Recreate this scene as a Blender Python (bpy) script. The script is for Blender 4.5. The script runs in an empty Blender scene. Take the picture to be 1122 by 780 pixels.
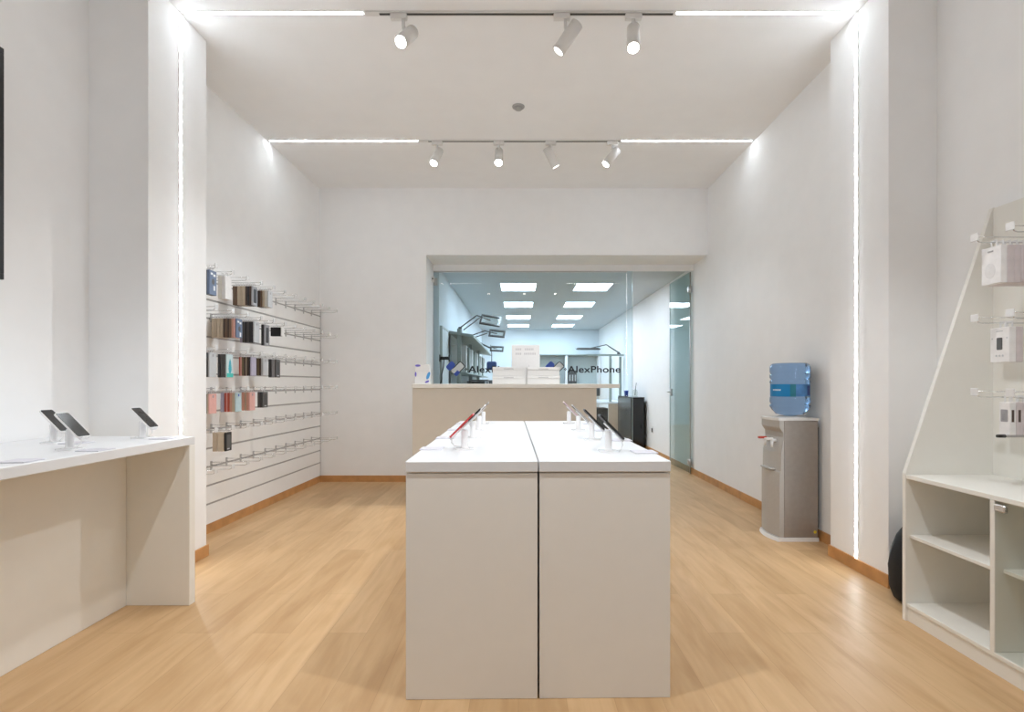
import bpy, bmesh, math, random
from mathutils import Vector, Matrix, Euler
random.seed(7)
PI = math.pi
sc = bpy.context.scene
COL = sc.collection

# ------------------------------------------------------------------ materials
def mat(name, color, rough=0.5, metal=0.0, spec=0.5, noise=0.02, nscale=40.0, bump=0.0, trans=0.0, coat=0.0, emit=None, estr=0.0, ior=1.45):
    m = bpy.data.materials.new(name); m.use_nodes = True
    nt = m.node_tree; b = nt.nodes['Principled BSDF']
    tc = nt.nodes.new('ShaderNodeTexCoord')
    nz = nt.nodes.new('ShaderNodeTexNoise'); nz.inputs['Scale'].default_value = nscale; nz.inputs['Detail'].default_value = 3
    nt.links.new(tc.outputs['Object'], nz.inputs['Vector'])
    cr = nt.nodes.new('ShaderNodeValToRGB')
    c = Vector(color[:3])
    lo = [max(0, x * (1 - noise)) for x in c]; hi = [min(1, x * (1 + noise)) for x in c]
    cr.color_ramp.elements[0].color = (*lo, 1); cr.color_ramp.elements[1].color = (*hi, 1)
    cr.color_ramp.elements[0].position = 0.3; cr.color_ramp.elements[1].position = 0.7
    nt.links.new(nz.outputs['Fac'], cr.inputs['Fac'])
    nt.links.new(cr.outputs['Color'], b.inputs['Base Color'])
    b.inputs['Roughness'].default_value = rough
    b.inputs['Metallic'].default_value = metal
    b.inputs['Specular IOR Level'].default_value = spec
    b.inputs['IOR'].default_value = ior
    b.inputs['Transmission Weight'].default_value = trans
    b.inputs['Coat Weight'].default_value = coat
    if bump:
        bp = nt.nodes.new('ShaderNodeBump'); bp.inputs['Strength'].default_value = bump; bp.inputs['Distance'].default_value = 0.002
        nt.links.new(nz.outputs['Fac'], bp.inputs['Height']); nt.links.new(bp.outputs['Normal'], b.inputs['Normal'])
    if emit:
        b.inputs['Emission Color'].default_value = (*emit, 1); b.inputs['Emission Strength'].default_value = estr
    return m

def glass_mat(name, tint, gloss_rough=0.0, ior=1.45):
    """thin pane: transparent body with a fresnel mirror on top"""
    m = bpy.data.materials.new(name); m.use_nodes = True
    nt = m.node_tree; nt.nodes.clear()
    out = nt.nodes.new('ShaderNodeOutputMaterial')
    t = nt.nodes.new('ShaderNodeBsdfTransparent'); t.inputs['Color'].default_value = (*tint, 1)
    g = nt.nodes.new('ShaderNodeBsdfGlossy'); g.inputs['Roughness'].default_value = gloss_rough
    f = nt.nodes.new('ShaderNodeFresnel'); f.inputs['IOR'].default_value = ior
    mx = nt.nodes.new('ShaderNodeMixShader')
    ge = nt.nodes.new('ShaderNodeNewGeometry'); ml = nt.nodes.new('ShaderNodeMath'); ml.operation = 'MULTIPLY'; iv = nt.nodes.new('ShaderNodeMath'); iv.operation = 'SUBTRACT'; iv.inputs[0].default_value = 1.0
    nt.links.new(ge.outputs['Backfacing'], iv.inputs[1]); nt.links.new(iv.outputs[0], ml.inputs[0]); nt.links.new(f.outputs[0], ml.inputs[1])
    nt.links.new(ml.outputs[0], mx.inputs[0]); nt.links.new(t.outputs[0], mx.inputs[1]); nt.links.new(g.outputs[0], mx.inputs[2])
    nt.links.new(mx.outputs[0], out.inputs['Surface'])
    return m

def emit_mat(name, color, strength):
    m = bpy.data.materials.new(name); m.use_nodes = True
    nt = m.node_tree; nt.nodes.clear()
    out = nt.nodes.new('ShaderNodeOutputMaterial'); e = nt.nodes.new('ShaderNodeEmission')
    e.inputs['Color'].default_value = (*color, 1); e.inputs['Strength'].default_value = strength
    nt.links.new(e.outputs[0], out.inputs['Surface'])
    return m

def wood_floor():
    m = bpy.data.materials.new('oak_planks'); m.use_nodes = True
    nt = m.node_tree; b = nt.nodes['Principled BSDF']; L = nt.links.new
    tc = nt.nodes.new('ShaderNodeTexCoord')
    mp = nt.nodes.new('ShaderNodeMapping'); mp.inputs['Rotation'].default_value = (0, 0, PI / 2)
    L(tc.outputs['Object'], mp.inputs['Vector'])
    br = nt.nodes.new('ShaderNodeTexBrick'); br.offset = 0.37; br.offset_frequency = 2
    br.inputs['Scale'].default_value = 1.0; br.inputs['Brick Width'].default_value = 1.28; br.inputs['Row Height'].default_value = 0.19
    br.inputs['Mortar Size'].default_value = 0.0012; br.inputs['Mortar Smooth'].default_value = 0.6; br.inputs['Bias'].default_value = 0.0
    br.inputs['Color1'].default_value = (0.53, 0.345, 0.18, 1); br.inputs['Color2'].default_value = (0.63, 0.425, 0.235, 1)
    br.inputs['Mortar'].default_value = (0.44, 0.28, 0.14, 1)
    L(mp.outputs[0], br.inputs['Vector'])
    # grain: long noise along the plank
    mp2 = nt.nodes.new('ShaderNodeMapping'); mp2.inputs['Scale'].default_value = (11, 0.9, 1)
    L(tc.outputs['Object'], mp2.inputs['Vector'])
    n1 = nt.nodes.new('ShaderNodeTexNoise'); n1.inputs['Scale'].default_value = 2.2; n1.inputs['Detail'].default_value = 6; n1.inputs['Distortion'].default_value = 0.6
    L(mp2.outputs[0], n1.inputs['Vector'])
    r1 = nt.nodes.new('ShaderNodeValToRGB'); r1.color_ramp.elements[0].position = 0.3; r1.color_ramp.elements[1].position = 0.72
    r1.color_ramp.elements[0].color = (0.91, 0.885, 0.85, 1); r1.color_ramp.elements[1].color = (1.04, 1.04, 1.04, 1)
    L(n1.outputs['Fac'], r1.inputs['Fac'])
    mu = nt.nodes.new('ShaderNodeMix'); mu.data_type = 'RGBA'; mu.blend_type = 'MULTIPLY'; mu.inputs[0].default_value = 1.0
    L(br.outputs['Color'], mu.inputs[6]); L(r1.outputs['Color'], mu.inputs[7])
    # broad cloudy figure plus knots
    mp3 = nt.nodes.new('ShaderNodeMapping'); mp3.inputs['Scale'].default_value = (5, 1.1, 1)
    L(tc.outputs['Object'], mp3.inputs['Vector'])
    n2 = nt.nodes.new('ShaderNodeTexNoise'); n2.inputs['Scale'].default_value = 1.3; n2.inputs['Detail'].default_value = 4; n2.inputs['Distortion'].default_value = 1.2
    L(mp3.outputs[0], n2.inputs['Vector'])
    r2 = nt.nodes.new('ShaderNodeValToRGB'); r2.color_ramp.elements[0].position = 0.32; r2.color_ramp.elements[1].position = 0.6
    r2.color_ramp.elements[0].color = (0.84, 0.79, 0.72, 1); r2.color_ramp.elements[1].color = (1, 1, 1, 1)
    L(n2.outputs['Fac'], r2.inputs['Fac'])
    mu2 = nt.nodes.new('ShaderNodeMix'); mu2.data_type = 'RGBA'; mu2.blend_type = 'MULTIPLY'; mu2.inputs[0].default_value = 0.8
    L(mu.outputs[2], mu2.inputs[6]); L(r2.outputs['Color'], mu2.inputs[7])
    L(mu2.outputs[2], b.inputs['Base Color'])
    b.inputs['Roughness'].default_value = 0.42; b.inputs['Specular IOR Level'].default_value = 0.3
    bp = nt.nodes.new('ShaderNodeBump'); bp.inputs['Strength'].default_value = 0.12; bp.inputs['Distance'].default_value = 0.001
    L(n1.outputs['Fac'], bp.inputs['Height']); L(bp.outputs['Normal'], b.inputs['Normal'])
    return m

M = {}
M['wall'] = mat('white_wall_paint', (0.875, 0.88, 0.885), 0.75, spec=0.25, noise=0.012, nscale=6, bump=0.03)
M['ceiling'] = mat('white_ceiling_paint', (0.88, 0.885, 0.89), 0.85, spec=0.2, noise=0.01, nscale=5)
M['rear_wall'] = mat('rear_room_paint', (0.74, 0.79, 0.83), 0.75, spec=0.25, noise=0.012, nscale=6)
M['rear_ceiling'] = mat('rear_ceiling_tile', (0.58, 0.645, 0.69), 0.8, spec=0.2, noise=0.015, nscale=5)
M['floor'] = wood_floor()
M['oak_trim'] = mat('oak_trim', (0.52, 0.27, 0.105), 0.45, spec=0.35, noise=0.14, nscale=9)
M['lacquer'] = mat('white_lacquer', (0.83, 0.825, 0.815), 0.34, spec=0.45, noise=0.008, nscale=12)
M['tabletop'] = mat('white_tabletop', (0.72, 0.73, 0.745), 0.32, spec=0.45, noise=0.008, nscale=12)
M['melamine'] = mat('white_melamine', (0.79, 0.775, 0.74), 0.4, spec=0.4, noise=0.008, nscale=12)
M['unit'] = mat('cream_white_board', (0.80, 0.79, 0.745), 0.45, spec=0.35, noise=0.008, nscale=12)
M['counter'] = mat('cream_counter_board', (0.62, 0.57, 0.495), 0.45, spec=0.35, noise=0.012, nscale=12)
M['slat'] = mat('slatwall_board', (0.82, 0.815, 0.805), 0.45, spec=0.35, noise=0.01, nscale=14)
M['groove'] = mat('groove_aluminium', (0.38, 0.37, 0.36), 0.45, metal=0.2, noise=0.05, nscale=60)
M['chrome'] = mat('chrome_wire', (0.72, 0.72, 0.73), 0.25, metal=0.85, noise=0.03)
M['steel'] = mat('brushed_steel', (0.55, 0.55, 0.55), 0.3, metal=0.9, noise=0.06, nscale=120)
M['hookplate'] = mat('grey_hook_plate', (0.42, 0.42, 0.42), 0.35, noise=0.03)
M['ticket'] = mat('clear_grey_ticket', (0.72, 0.72, 0.72), 0.25, noise=0.03)
M['whiteplastic'] = mat('white_plastic', (0.80, 0.80, 0.80), 0.35, noise=0.01)
M['stand'] = mat('white_stand_plastic', (0.86, 0.86, 0.87), 0.22, noise=0.01, coat=0.3)
M['screen'] = mat('dark_screen_glass', (0.035, 0.034, 0.033), 0.12, spec=0.5, noise=0.1)
M['black'] = mat('black_plastic', (0.012, 0.012, 0.013), 0.4, noise=0.1)
M['blackgloss'] = mat('black_gloss', (0.008, 0.008, 0.009), 0.12, spec=0.6, noise=0.1)
M['blackcloth'] = mat('black_nylon', (0.008, 0.008, 0.009), 0.75, noise=0.2, nscale=200, bump=0.3)
M['darkgrey'] = mat('dark_grey_panel', (0.09, 0.088, 0.085), 0.25, noise=0.05)
M['grey'] = mat('mid_grey', (0.38, 0.38, 0.38), 0.5, noise=0.04)
M['slot'] = mat('track_slot_dark', (0.05, 0.05, 0.048), 0.5, noise=0.05)
M['fixture'] = mat('white_fixture', (0.74, 0.735, 0.72), 0.45, noise=0.01)
M['card'] = mat('lilac_price_card', (0.62, 0.61, 0.67), 0.4, noise=0.02)
M['sage'] = mat('sage_grey_steel', (0.30, 0.34, 0.31), 0.5, noise=0.04)
M['sagelight'] = mat('pale_sage', (0.52, 0.57, 0.56), 0.5, noise=0.04)
M['beige'] = mat('beige_board', (0.62, 0.47, 0.35), 0.5, noise=0.05)
M['blue'] = mat('royal_blue', (0.03, 0.10, 0.55), 0.4, noise=0.03)
M['logoblue'] = mat('logo_blue', (0.055, 0.115, 0.52), 0.5, noise=0.02)
M['logoblack'] = mat('logo_black', (0.018, 0.022, 0.03), 0.5, noise=0.02)
M['logowhite'] = mat('logo_white', (0.78, 0.82, 0.84), 0.5, noise=0.02)
M['logocyan'] = mat('logo_cyan', (0.08, 0.34, 0.70), 0.5, noise=0.02)
M['logopurple'] = mat('logo_violet', (0.16, 0.13, 0.55), 0.5, noise=0.02)
M['carton'] = mat('white_carton', (0.82, 0.815, 0.81), 0.5, noise=0.015)
M['veryfaint'] = mat('very_faint_print', (0.71, 0.70, 0.70), 0.5, noise=0.04)
M['faintprint'] = mat('faint_grey_print', (0.60, 0.59, 0.60), 0.5, noise=0.03)
M['lid'] = mat('pale_lid_plastic', (0.68, 0.67, 0.655), 0.4, noise=0.02)
M['silver'] = mat('silver_plastic', (0.44, 0.42, 0.395), 0.38, noise=0.02)
M['coolermetal'] = mat('taupe_metal_side', (0.36, 0.325, 0.295), 0.33, metal=0.5, noise=0.04, nscale=25)
M['red'] = mat('red_lever', (0.52, 0.05, 0.03), 0.35, noise=0.03)
M['yellow'] = mat('yellow_sticker', (0.75, 0.60, 0.05), 0.5, noise=0.03)
M['bluelabel'] = mat('teal_blue_label', (0.0, 0.17, 0.40), 0.4, noise=0.03)
M['bluelabel2'] = mat('pale_blue_label', (0.07, 0.21, 0.46), 0.4, noise=0.25, nscale=14)
M['greenlabel'] = mat('green_label_band', (0.01, 0.14, 0.19), 0.4, noise=0.1)
M['darklabel'] = mat('navy_label_patch', (0.02, 0.05, 0.20), 0.4, noise=0.1)
M['white'] = mat('white_print', (0.85, 0.87, 0.88), 0.5, noise=0.01)
M['bottle'] = mat('blue_polycarbonate', (0.33, 0.52, 0.82), 0.05, trans=0.92, noise=0.03, ior=1.33)
M['glass'] = glass_mat('shop_glass', (0.90, 0.955, 0.975))
M['doorglass'] = glass_mat('door_glass', (0.74, 0.82, 0.82), ior=1.5)
M['smallglass'] = glass_mat('cabinet_glass', (0.95, 0.965, 0.955))
M['glassedge'] = mat('polished_glass_edge', (0.62, 0.74, 0.75), 0.2, noise=0.02)
M['rearled'] = emit_mat('panel_light_diffuser', (0.76, 0.88, 1.0), 20.0)
M['led'] = emit_mat('led_diffuser', (0.87, 0.94, 1.0), 46.0)
M['lens'] = emit_mat('spot_lens', (1.0, 0.97, 0.92), 40.0)
M['poster'] = mat('grey_poster', (0.42, 0.43, 0.42), 0.25, noise=0.05, nscale=3)
PACK = {
 'tan': (0.50, 0.41, 0.31), 'beige': (0.56, 0.47, 0.36), 'cream': (0.72, 0.70, 0.65), 'brown': (0.17, 0.11, 0.075),
 'dark brown': (0.075, 0.052, 0.042), 'dark grey': (0.10, 0.10, 0.10), 'charcoal': (0.045, 0.045, 0.05), 'grey': (0.32, 0.32, 0.34),
 'light grey': (0.52, 0.54, 0.56), 'slate blue': (0.15, 0.20, 0.31), 'pink': (0.72, 0.40, 0.36), 'salmon': (0.62, 0.34, 0.26),
 'red': (0.50, 0.10, 0.07), 'pale blue': (0.46, 0.60, 0.65), 'lilac': (0.42, 0.40, 0.52), 'black': (0.014, 0.014, 0.014),
 'white': (0.80, 0.79, 0.79), 'mauve white': (0.62, 0.56, 0.57), 'olive': (0.17, 0.14, 0.08), 'pale aqua': (0.55, 0.68, 0.70)}
PM = {k: mat('pack_' + k.replace(' ', '_'), v, 0.4, noise=0.05, nscale=30) for k, v in PACK.items()}

# ------------------------------------------------------------------ mesh building
class MB:
    def __init__(s): s.bm = bmesh.new()
    def box(s, x0, x1, y0, y1, z0, z1, bev=0.0, seg=1):
        t = bmesh.new(); bmesh.ops.create_cube(t, size=1)
        for v in t.verts:
            v.co = Vector(((x0 + x1) / 2 + v.co.x * (x1 - x0), (y0 + y1) / 2 + v.co.y * (y1 - y0), (z0 + z1) / 2 + v.co.z * (z1 - z0)))
        if bev > 0:
            bmesh.ops.bevel(t, geom=list(t.edges), offset=bev, segments=seg, profile=0.5, affect='EDGES', clamp_overlap=True)
        return s._merge(t)
    def _merge(s, t, mtx=None):
        if mtx is not None: bmesh.ops.transform(t, matrix=mtx, verts=t.verts)
        vm = {v: s.bm.verts.new(v.co) for v in t.verts}
        for f in t.faces:
            try:
                nf = s.bm.faces.new([vm[v] for v in f.verts]); nf.smooth = f.smooth
            except ValueError: pass
        t.free(); return s
    def cyl(s, p0, p1, r0, r1=None, n=20, smooth=True):
        p0, p1 = Vector(p0), Vector(p1); r1 = r0 if r1 is None else r1
        d = p1 - p0; q = d.to_track_quat('Z', 'Y')
        ra, rb = [], []
        for i in range(n):
            a = 2 * PI * i / n; o = Vector((math.cos(a), math.sin(a), 0))
            ra.append(s.bm.verts.new(p0 + q @ (o * r0))); rb.append(s.bm.verts.new(p1 + q @ (o * r1)))
        for i in range(n):
            j = (i + 1) % n; f = s.bm.faces.new((ra[i], ra[j], rb[j], rb[i])); f.smooth = smooth
        s.bm.faces.new(list(reversed(ra))); s.bm.faces.new(rb); return s
    def tube(s, pts, r, n=8):
        pts = [Vector(p) for p in pts]; rings = []
        for k, p in enumerate(pts):
            d = (pts[min(k + 1, len(pts) - 1)] - pts[max(k - 1, 0)]).normalized()
            q = d.to_track_quat('Z', 'Y')
            rings.append([s.bm.verts.new(p + q @ Vector((math.cos(2 * PI * i / n) * r, math.sin(2 * PI * i / n) * r, 0))) for i in range(n)])
        for a, b in zip(rings, rings[1:]):
            # align rings
            best = min(range(n), key=lambda o: sum((a[i].co - b[(i + o) % n].co).length for i in range(n)))
            b[:] = b[best:] + b[:best]
            for i in range(n):
                j = (i + 1) % n; f = s.bm.faces.new((a[i], a[j], b[j], b[i])); f.smooth = True
        s.bm.faces.new(list(reversed(rings[0]))); s.bm.faces.new(rings[-1]); return s
    def lathe(s, prof, cx=0, cy=0, n=32, smooth=True):
        rings = []
        for r, z in prof:
            if r <= 1e-6: rings.append([s.bm.verts.new((cx, cy, z))])
            else: rings.append([s.bm.verts.new((cx + r * math.cos(2 * PI * i / n), cy + r * math.sin(2 * PI * i / n), z)) for i in range(n)])
        for a, b in zip(rings, rings[1:]):
            for i in range(n):
                j = (i + 1) % n
                if len(a) == 1 and len(b) == 1: continue
                if len(a) == 1: f = s.bm.faces.new((a[0], b[j], b[i]))
                elif len(b) == 1: f = s.bm.faces.new((a[i], a[j], b[0]))
                else: f = s.bm.faces.new((a[i], a[j], b[j], b[i]))
                f.smooth = smooth
        return s
    def loft(s, loops, smooth=False, caps=True):
        rs = [[s.bm.verts.new(p) for p in lp] for lp in loops]; n = len(rs[0])
        for a, b in zip(rs, rs[1:]):
            for i in range(n):
                j = (i + 1) % n; f = s.bm.faces.new((a[i], a[j], b[j], b[i])); f.smooth = smooth
        if caps: s.bm.faces.new(list(reversed(rs[0]))); s.bm.faces.new(rs[-1])
        return s
    def prism(s, poly, axis, a, b):
        """poly in the two other axes (in xyz order), extruded along axis from a to b"""
        def P(u, v, w): return {'x': (w, u, v), 'y': (u, w, v), 'z': (u, v, w)}[axis]
        return s.loft([[P(u, v, a) for u, v in poly], [P(u, v, b) for u, v in poly]])
    def xf(s, mtx): bmesh.ops.transform(s.bm, matrix=mtx, verts=s.bm.verts); return s
    def obj(s, name, material, parent=None):
        bmesh.ops.recalc_face_normals(s.bm, faces=s.bm.faces)
        me = bpy.data.meshes.new(name); s.bm.to_mesh(me); s.bm.free()
        me.materials.append(material)
        o = bpy.data.objects.new(name, me); COL.objects.link(o)
        if parent is not None: o.parent = parent
        return o

def rrect(w, h, r, seg=5):
    out = []
    for cx, cy, a0 in ((w / 2 - r, h / 2 - r, 0), (-w / 2 + r, h / 2 - r, PI / 2), (-w / 2 + r, -h / 2 + r, PI), (w / 2 - r, -h / 2 + r, 1.5 * PI)):
        for k in range(seg + 1):
            a = a0 + PI / 2 * k / seg; out.append((cx + r * math.cos(a), cy + r * math.sin(a)))
    return out

def tag(o, label, cat, group=None, kind=None):
    o['label'] = label; o['category'] = cat
    if group: o['group'] = group
    if kind: o['kind'] = kind
    return o
def thing(name, label, cat, loc=(0, 0, 0), rot=(0, 0, 0), group=None):
    o = bpy.data.objects.new(name, None); COL.objects.link(o); o.empty_display_size = 0.1
    o.location = loc; o.rotation_euler = rot
    return tag(o, label, cat, group)
def struct(o, label=None, cat=None):
    o['kind'] = 'structure'
    if label: o['label'] = label; o['category'] = cat
    return o
def dup(root, label=None, group=None, loc=None, rot=None):
    def cp(o, par):
        c = o.copy(); COL.objects.link(c)
        if par is not None: c.parent = par
        for ch in list(o.children): cp(ch, c)
        return c
    c = cp(root, None)
    if label: c['label'] = label
    if group: c['group'] = group
    if loc is not None: c.location = loc
    if rot is not None: c.rotation_euler = rot
    return c
ORD = ['first', 'second', 'third', 'fourth', 'fifth', 'sixth', 'seventh', 'eighth', 'ninth', 'tenth', 'eleventh', 'twelfth', 'thirteenth']

# ------------------------------------------------------------------ room shell  (x right, y into the shop, z up; camera at the origin, 1.25 m up)
H = 3.73            # shop ceiling
HR = 2.86           # rear room ceiling
YB, YG, YR = 6.5, 7.05, 15.3
def lx(y): return -2.63 + max(0.0, y - 3.0) * 0.0286      # left wall runs slightly inwards
struct(MB().box(-3.0, 3.0, -1.5, YR + 0.2, -0.15, 0.0).obj('floor', M['floor']), 'light oak plank floor running through shop and rear room', 'floor')
struct(MB().box(-3.0, 3.0, -1.5, YB + 0.05, H, H + 0.2).obj('ceiling', M['ceiling']), 'flat white ceiling of the shop', 'ceiling')
struct(MB().prism([(-3.0, -1.5), (-2.63, -1.5), (-2.63, 3.0), (lx(YB), YB), (-3.0, YB)], 'z', 0, H).obj('wall_left', M['wall']), 'plain white left wall of the shop', 'wall')
struct(MB().prism([(2.56, -1.5), (2.9, -1.5), (2.9, YR), (2.41, YR), (2.41, 3.70), (2.56, 3.2)], 'z', 0, H).obj('wall_right', M['wall']), 'white right wall running on into the rear room', 'wall')
struct(MB().box(-3.0, -2.263, 3.125, 3.705, 0, H).obj('pilaster_left', M['wall']), 'white pilaster on left wall with vertical light strip', 'pilaster')
struct(MB().box(2.263, 2.9, 3.125, 3.705, 0, H).obj('pilaster_right', M['wall']), 'white pilaster on right wall with vertical light strip', 'pilaster')
OPX, OPZ = -1.172, 2.882
w = MB(); w.box(-3.0, OPX, YB, YG - 0.02, 0, H); w.box(OPX, 2.41, YB, YG - 0.02, OPZ, H)
struct(w.obj('wall_back', M['wall']), 'white back wall with a wide glazed opening', 'wall')
w = MB(); w.box(-3.0, -2.2, -1.7, -1.5, 0, H); w.box(2.2, 2.9, -1.7, -1.5, 0, H); w.box(-2.2, 2.2, -1.7, -1.5, 2.9, H)
struct(w.obj('wall_front', M['wall']), 'white street-side wall with the open shop front', 'wall')
struct(MB().box(OPX, 2.41, YG - 0.021, YG + 0.03, 2.80, 2.95).obj('trim_1', M['wall']), 'white header trim above the glass partition', 'trim')
# rear room
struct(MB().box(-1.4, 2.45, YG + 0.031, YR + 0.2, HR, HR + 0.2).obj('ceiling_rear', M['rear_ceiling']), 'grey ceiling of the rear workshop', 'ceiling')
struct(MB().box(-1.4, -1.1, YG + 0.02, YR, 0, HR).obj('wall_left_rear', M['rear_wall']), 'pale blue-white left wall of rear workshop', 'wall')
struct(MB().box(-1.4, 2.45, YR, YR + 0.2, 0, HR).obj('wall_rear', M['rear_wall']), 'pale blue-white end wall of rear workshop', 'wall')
# baseboards
BH, BT = 0.08, 0.012
def base(name, pts, label):
    m = MB()
    for (x0, y0), (x1, y1) in zip(pts, pts[1:]):
        d = Vector((x1 - x0, y1 - y0)).normalized(); nrm = Vector((-d.y, d.x)) * BT
        e = d * BT
        m.prism([(x0 - 0, y0 - 0), (x1 + e.x * 0, y1 + e.y * 0), (x1 + nrm.x, y1 + nrm.y), (x0 + nrm.x, y0 + nrm.y)], 'z', 0, BH)
    struct(m.obj(name, M['oak_trim']), label, 'baseboard')
base('baseboard_left', [(lx(YB), YB), (lx(3.705), 3.705)], 'oak baseboard under the slat wall')
base('baseboard_pilaster_left', [(-2.6, 3.705 + BT * 0), (-2.263, 3.705)][::-1] and [(-2.263, 3.717), (-2.263, 3.113)], 'oak baseboard wrapping the left pilaster')
base('baseboard_back', [(OPX, YB), (lx(YB) + BT, YB)], 'oak baseboard along the back wall')
base('baseboard_right', [(2.41, 3.705), (2.41, YR)], 'oak baseboard along the right wall')
base('baseboard_pilaster_right', [(2.263, 3.113), (2.263, 3.717)], 'oak baseboard on the right pilaster')
base('baseboard_near_right', [(2.56, -1.4), (2.56, 3.125)], 'oak baseboard on the near right wall')
base('baseboard_near_left', [(-2.63, 3.125), (-2.63, -1.4)], 'oak baseboard on the near left wall')

# ------------------------------------------------------------------ led strips and tracks
def led(x0, x1, y, label):
    t = thing('led_light_strip', label, 'light strip', ((x0 + x1) / 2, y, H), group='recessed light strips')
    h = (x1 - x0) / 2
    MB().box(-h, h, -0.019, 0.019, -0.003, 0.0).obj('channel', M['fixture'], t)
    MB().box(-h + (0.03 if x0 < -2 else 0), h - (0.03 if x1 > 2 else 0), -0.007, 0.007, -0.0055, -0.003).obj('diffuser', M['led'], t)
def ledv(x, sgn, y, label):
    t = thing('led_light_strip', label, 'light strip', (x, y, 0.085), group='recessed light strips')
    a = sgn
    MB().box(min(0, 0.003 * a), max(0, 0.003 * a), -0.019, 0.019, 0, H - 0.085).obj('channel', M['fixture'], t)
    MB().box(min(0.003 * a, 0.006 * a), max(0.003 * a, 0.006 * a), -0.007, 0.007, 0, H - 0.135).obj('diffuser', M['led'], t)
YP = 3.42; Y2 = 5.22; Y0 = 1.42
led(-2.264, -1.04, YP, 'glowing ceiling strip running from the left pilaster towards the near track')
led(1.06, 2.264, YP, 'glowing ceiling strip running from the near track to the right pilaster')
led(lx(Y2) - 0.001, -1.03, Y2, 'glowing ceiling strip from the slat-side wall to the rear track')
led(1.06, 2.411, Y2, 'glowing ceiling strip from the rear track to the water-cooler wall')
led(-2.6295, -0.85, Y0, 'ceiling light strip overhead left, seen mirrored in the glass')
led(1.2, 2.5595, Y0, 'ceiling light strip overhead right, seen mirrored in the glass')
ledv(-2.263, 1, YP, 'vertical glowing strip down the left pilaster')
ledv(2.263, -1, YP, 'vertical glowing strip down the right pilaster')
def track(x0, x1, y, label):
    t = thing('lighting_track', label, 'lighting track', ((x0 + x1) / 2, y, H), group='ceiling lighting tracks')
    h = (x1 - x0) / 2
    MB().box(-h, h, -0.022, 0.022, -0.010, 0.0, 0.002).obj('rail', M['fixture'], t)
    MB().box(-h + 0.1, h - 0.015, -0.009, 0.009, -0.0115, -0.010).obj('slot', M['slot'], t)
track(-1.03, 1.05, YP, 'near white track with dark slot between the pilaster light strips')
track(-1.02, 1.05, Y2, 'rear white track with dark slot carrying four spotlights')
track(-0.84, 1.19, Y0, 'overhead track above the front of the island table')

def spot(x, y, d, label, power, size=62, lens=True, L=0.20, px=0.0, dz=0.145):
    d = Vector(d).normalized()
    t = thing('track_spotlight', label, 'spotlight', (x, y, H - 0.0125), group='track spotlights')
    MB().box(-0.055, 0.055, -0.018, 0.018, -0.035, 0.0, 0.004).obj('adapter', M['fixture'], t)
    MB().cyl((px * 0.5, 0, -0.095), (px * 0.5, 0, -0.035), 0.011, n=12).obj('stem', M['fixture'], t)
    piv = Vector((px, 0, -dz))
    rear, front = piv - d * (L * 0.42), piv + d * (L * 0.58)
    k = MB(); k.tube([(px * 0.5, 0, -0.085), Vector((px * 0.5, 0, -0.085)) * 0.5 + piv * 0.5, piv], 0.012, 10)
    k.obj('bracket', M['fixture'], t)
    hd = MB(); hd.cyl(rear, front, 0.043, 0.043, 28)
    h = hd.obj('head', M['fixture'], t)
    r = MB(); q = d.to_track_quat('Z', 'Y')
    r.lathe([(0.043, -0.004), (0.045, 0.0), (0.045, 0.006), (0.038, 0.007), (0.036, -0.002)], n=28)
    r.xf(Matrix.Translation(front) @ q.to_matrix().to_4x4()); r.obj('bezel', M['fixture'], h)
    MB().cyl(front - d * 0.0005, front + d * 0.002, 0.035, n=24).obj('lens', M['lens'] if lens else M['lensdim'], h)
    ld = bpy.data.lights.new('spot_beam', 'SPOT'); ld.energy = power; ld.spot_size = math.radians(size); ld.spot_blend = 0.55
    ld.shadow_soft_size = 0.032; ld.color = (0.94, 0.97, 1.0)
    lo = bpy.data.objects.new('spot_beam', ld); COL.objects.link(lo); lo.parent = t
    lo.location = front + d * 0.03; lo.rotation_euler = (-d).to_track_quat('Z', 'Y').to_euler()
    return t
M['lensdim'] = emit_mat('spot_lens_side', (1.0, 0.97, 0.92), 3.0)
PW = 25
spot(-0.80, YP, (-0.25, -0.62, -0.74), 'leftmost of three spotlights on the near track, tipped towards the street', PW, 80, px=0.06)
spot(0.29, YP, (-0.55, 0.05, -0.78), 'middle spotlight of the near track, head swung sideways', PW, 80, lens=False, L=0.21, px=0.05, dz=0.14)
spot(0.77, YP, (-0.10, -0.42, -0.90), 'rightmost of three spotlights on the near track, aimed down', PW, 80, L=0.21)
spot(-0.83, Y2, (-0.22, -0.50, -0.84), 'leftmost of four spotlights on the rear track', PW, 84)
spot(-0.20, Y2, (0.0, -0.55, -0.83), 'second spotlight from the left on the rear track', PW, 100)
spot(0.33, Y2, (0.45, 0.1, -0.86), 'third spotlight on the rear track, turned towards the cooler wall', PW, 84, lens=False)
spot(0.96, Y2, (-0.60, -0.16, -0.78), 'rightmost of four spotlights on the rear track', PW * 5.5, 82)
spot(-0.72, Y0, (-0.02, 0.32, -0.95), 'overhead spotlight left of the island table, near the street', PW * 4.2, 88)
spot(0.15, Y0, (0.0, 0.45, -0.9), 'overhead spotlight above the middle of the island table', PW * 0.5, 95)
spot(0.90, Y0, (0.04, 0.32, -0.95), 'overhead spotlight right of the island table, near the street', PW * 4.2, 88)
# smoke detector
t = thing('smoke_detector', 'small round grey detector on the ceiling between the two tracks', 'detector', (0.0, 4.58, H))
MB().lathe([(0.0, -0.012), (0.045, -0.012), (0.055, -0.006), (0.056, 0.0), (0, 0)], n=28).obj('base', M['grey'], t)
MB().lathe([(0.0, -0.030), (0.028, -0.029), (0.038, -0.020), (0.038, -0.0125), (0, -0.0125)], n=28).obj('sensor_head', M['grey'], t)

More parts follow.
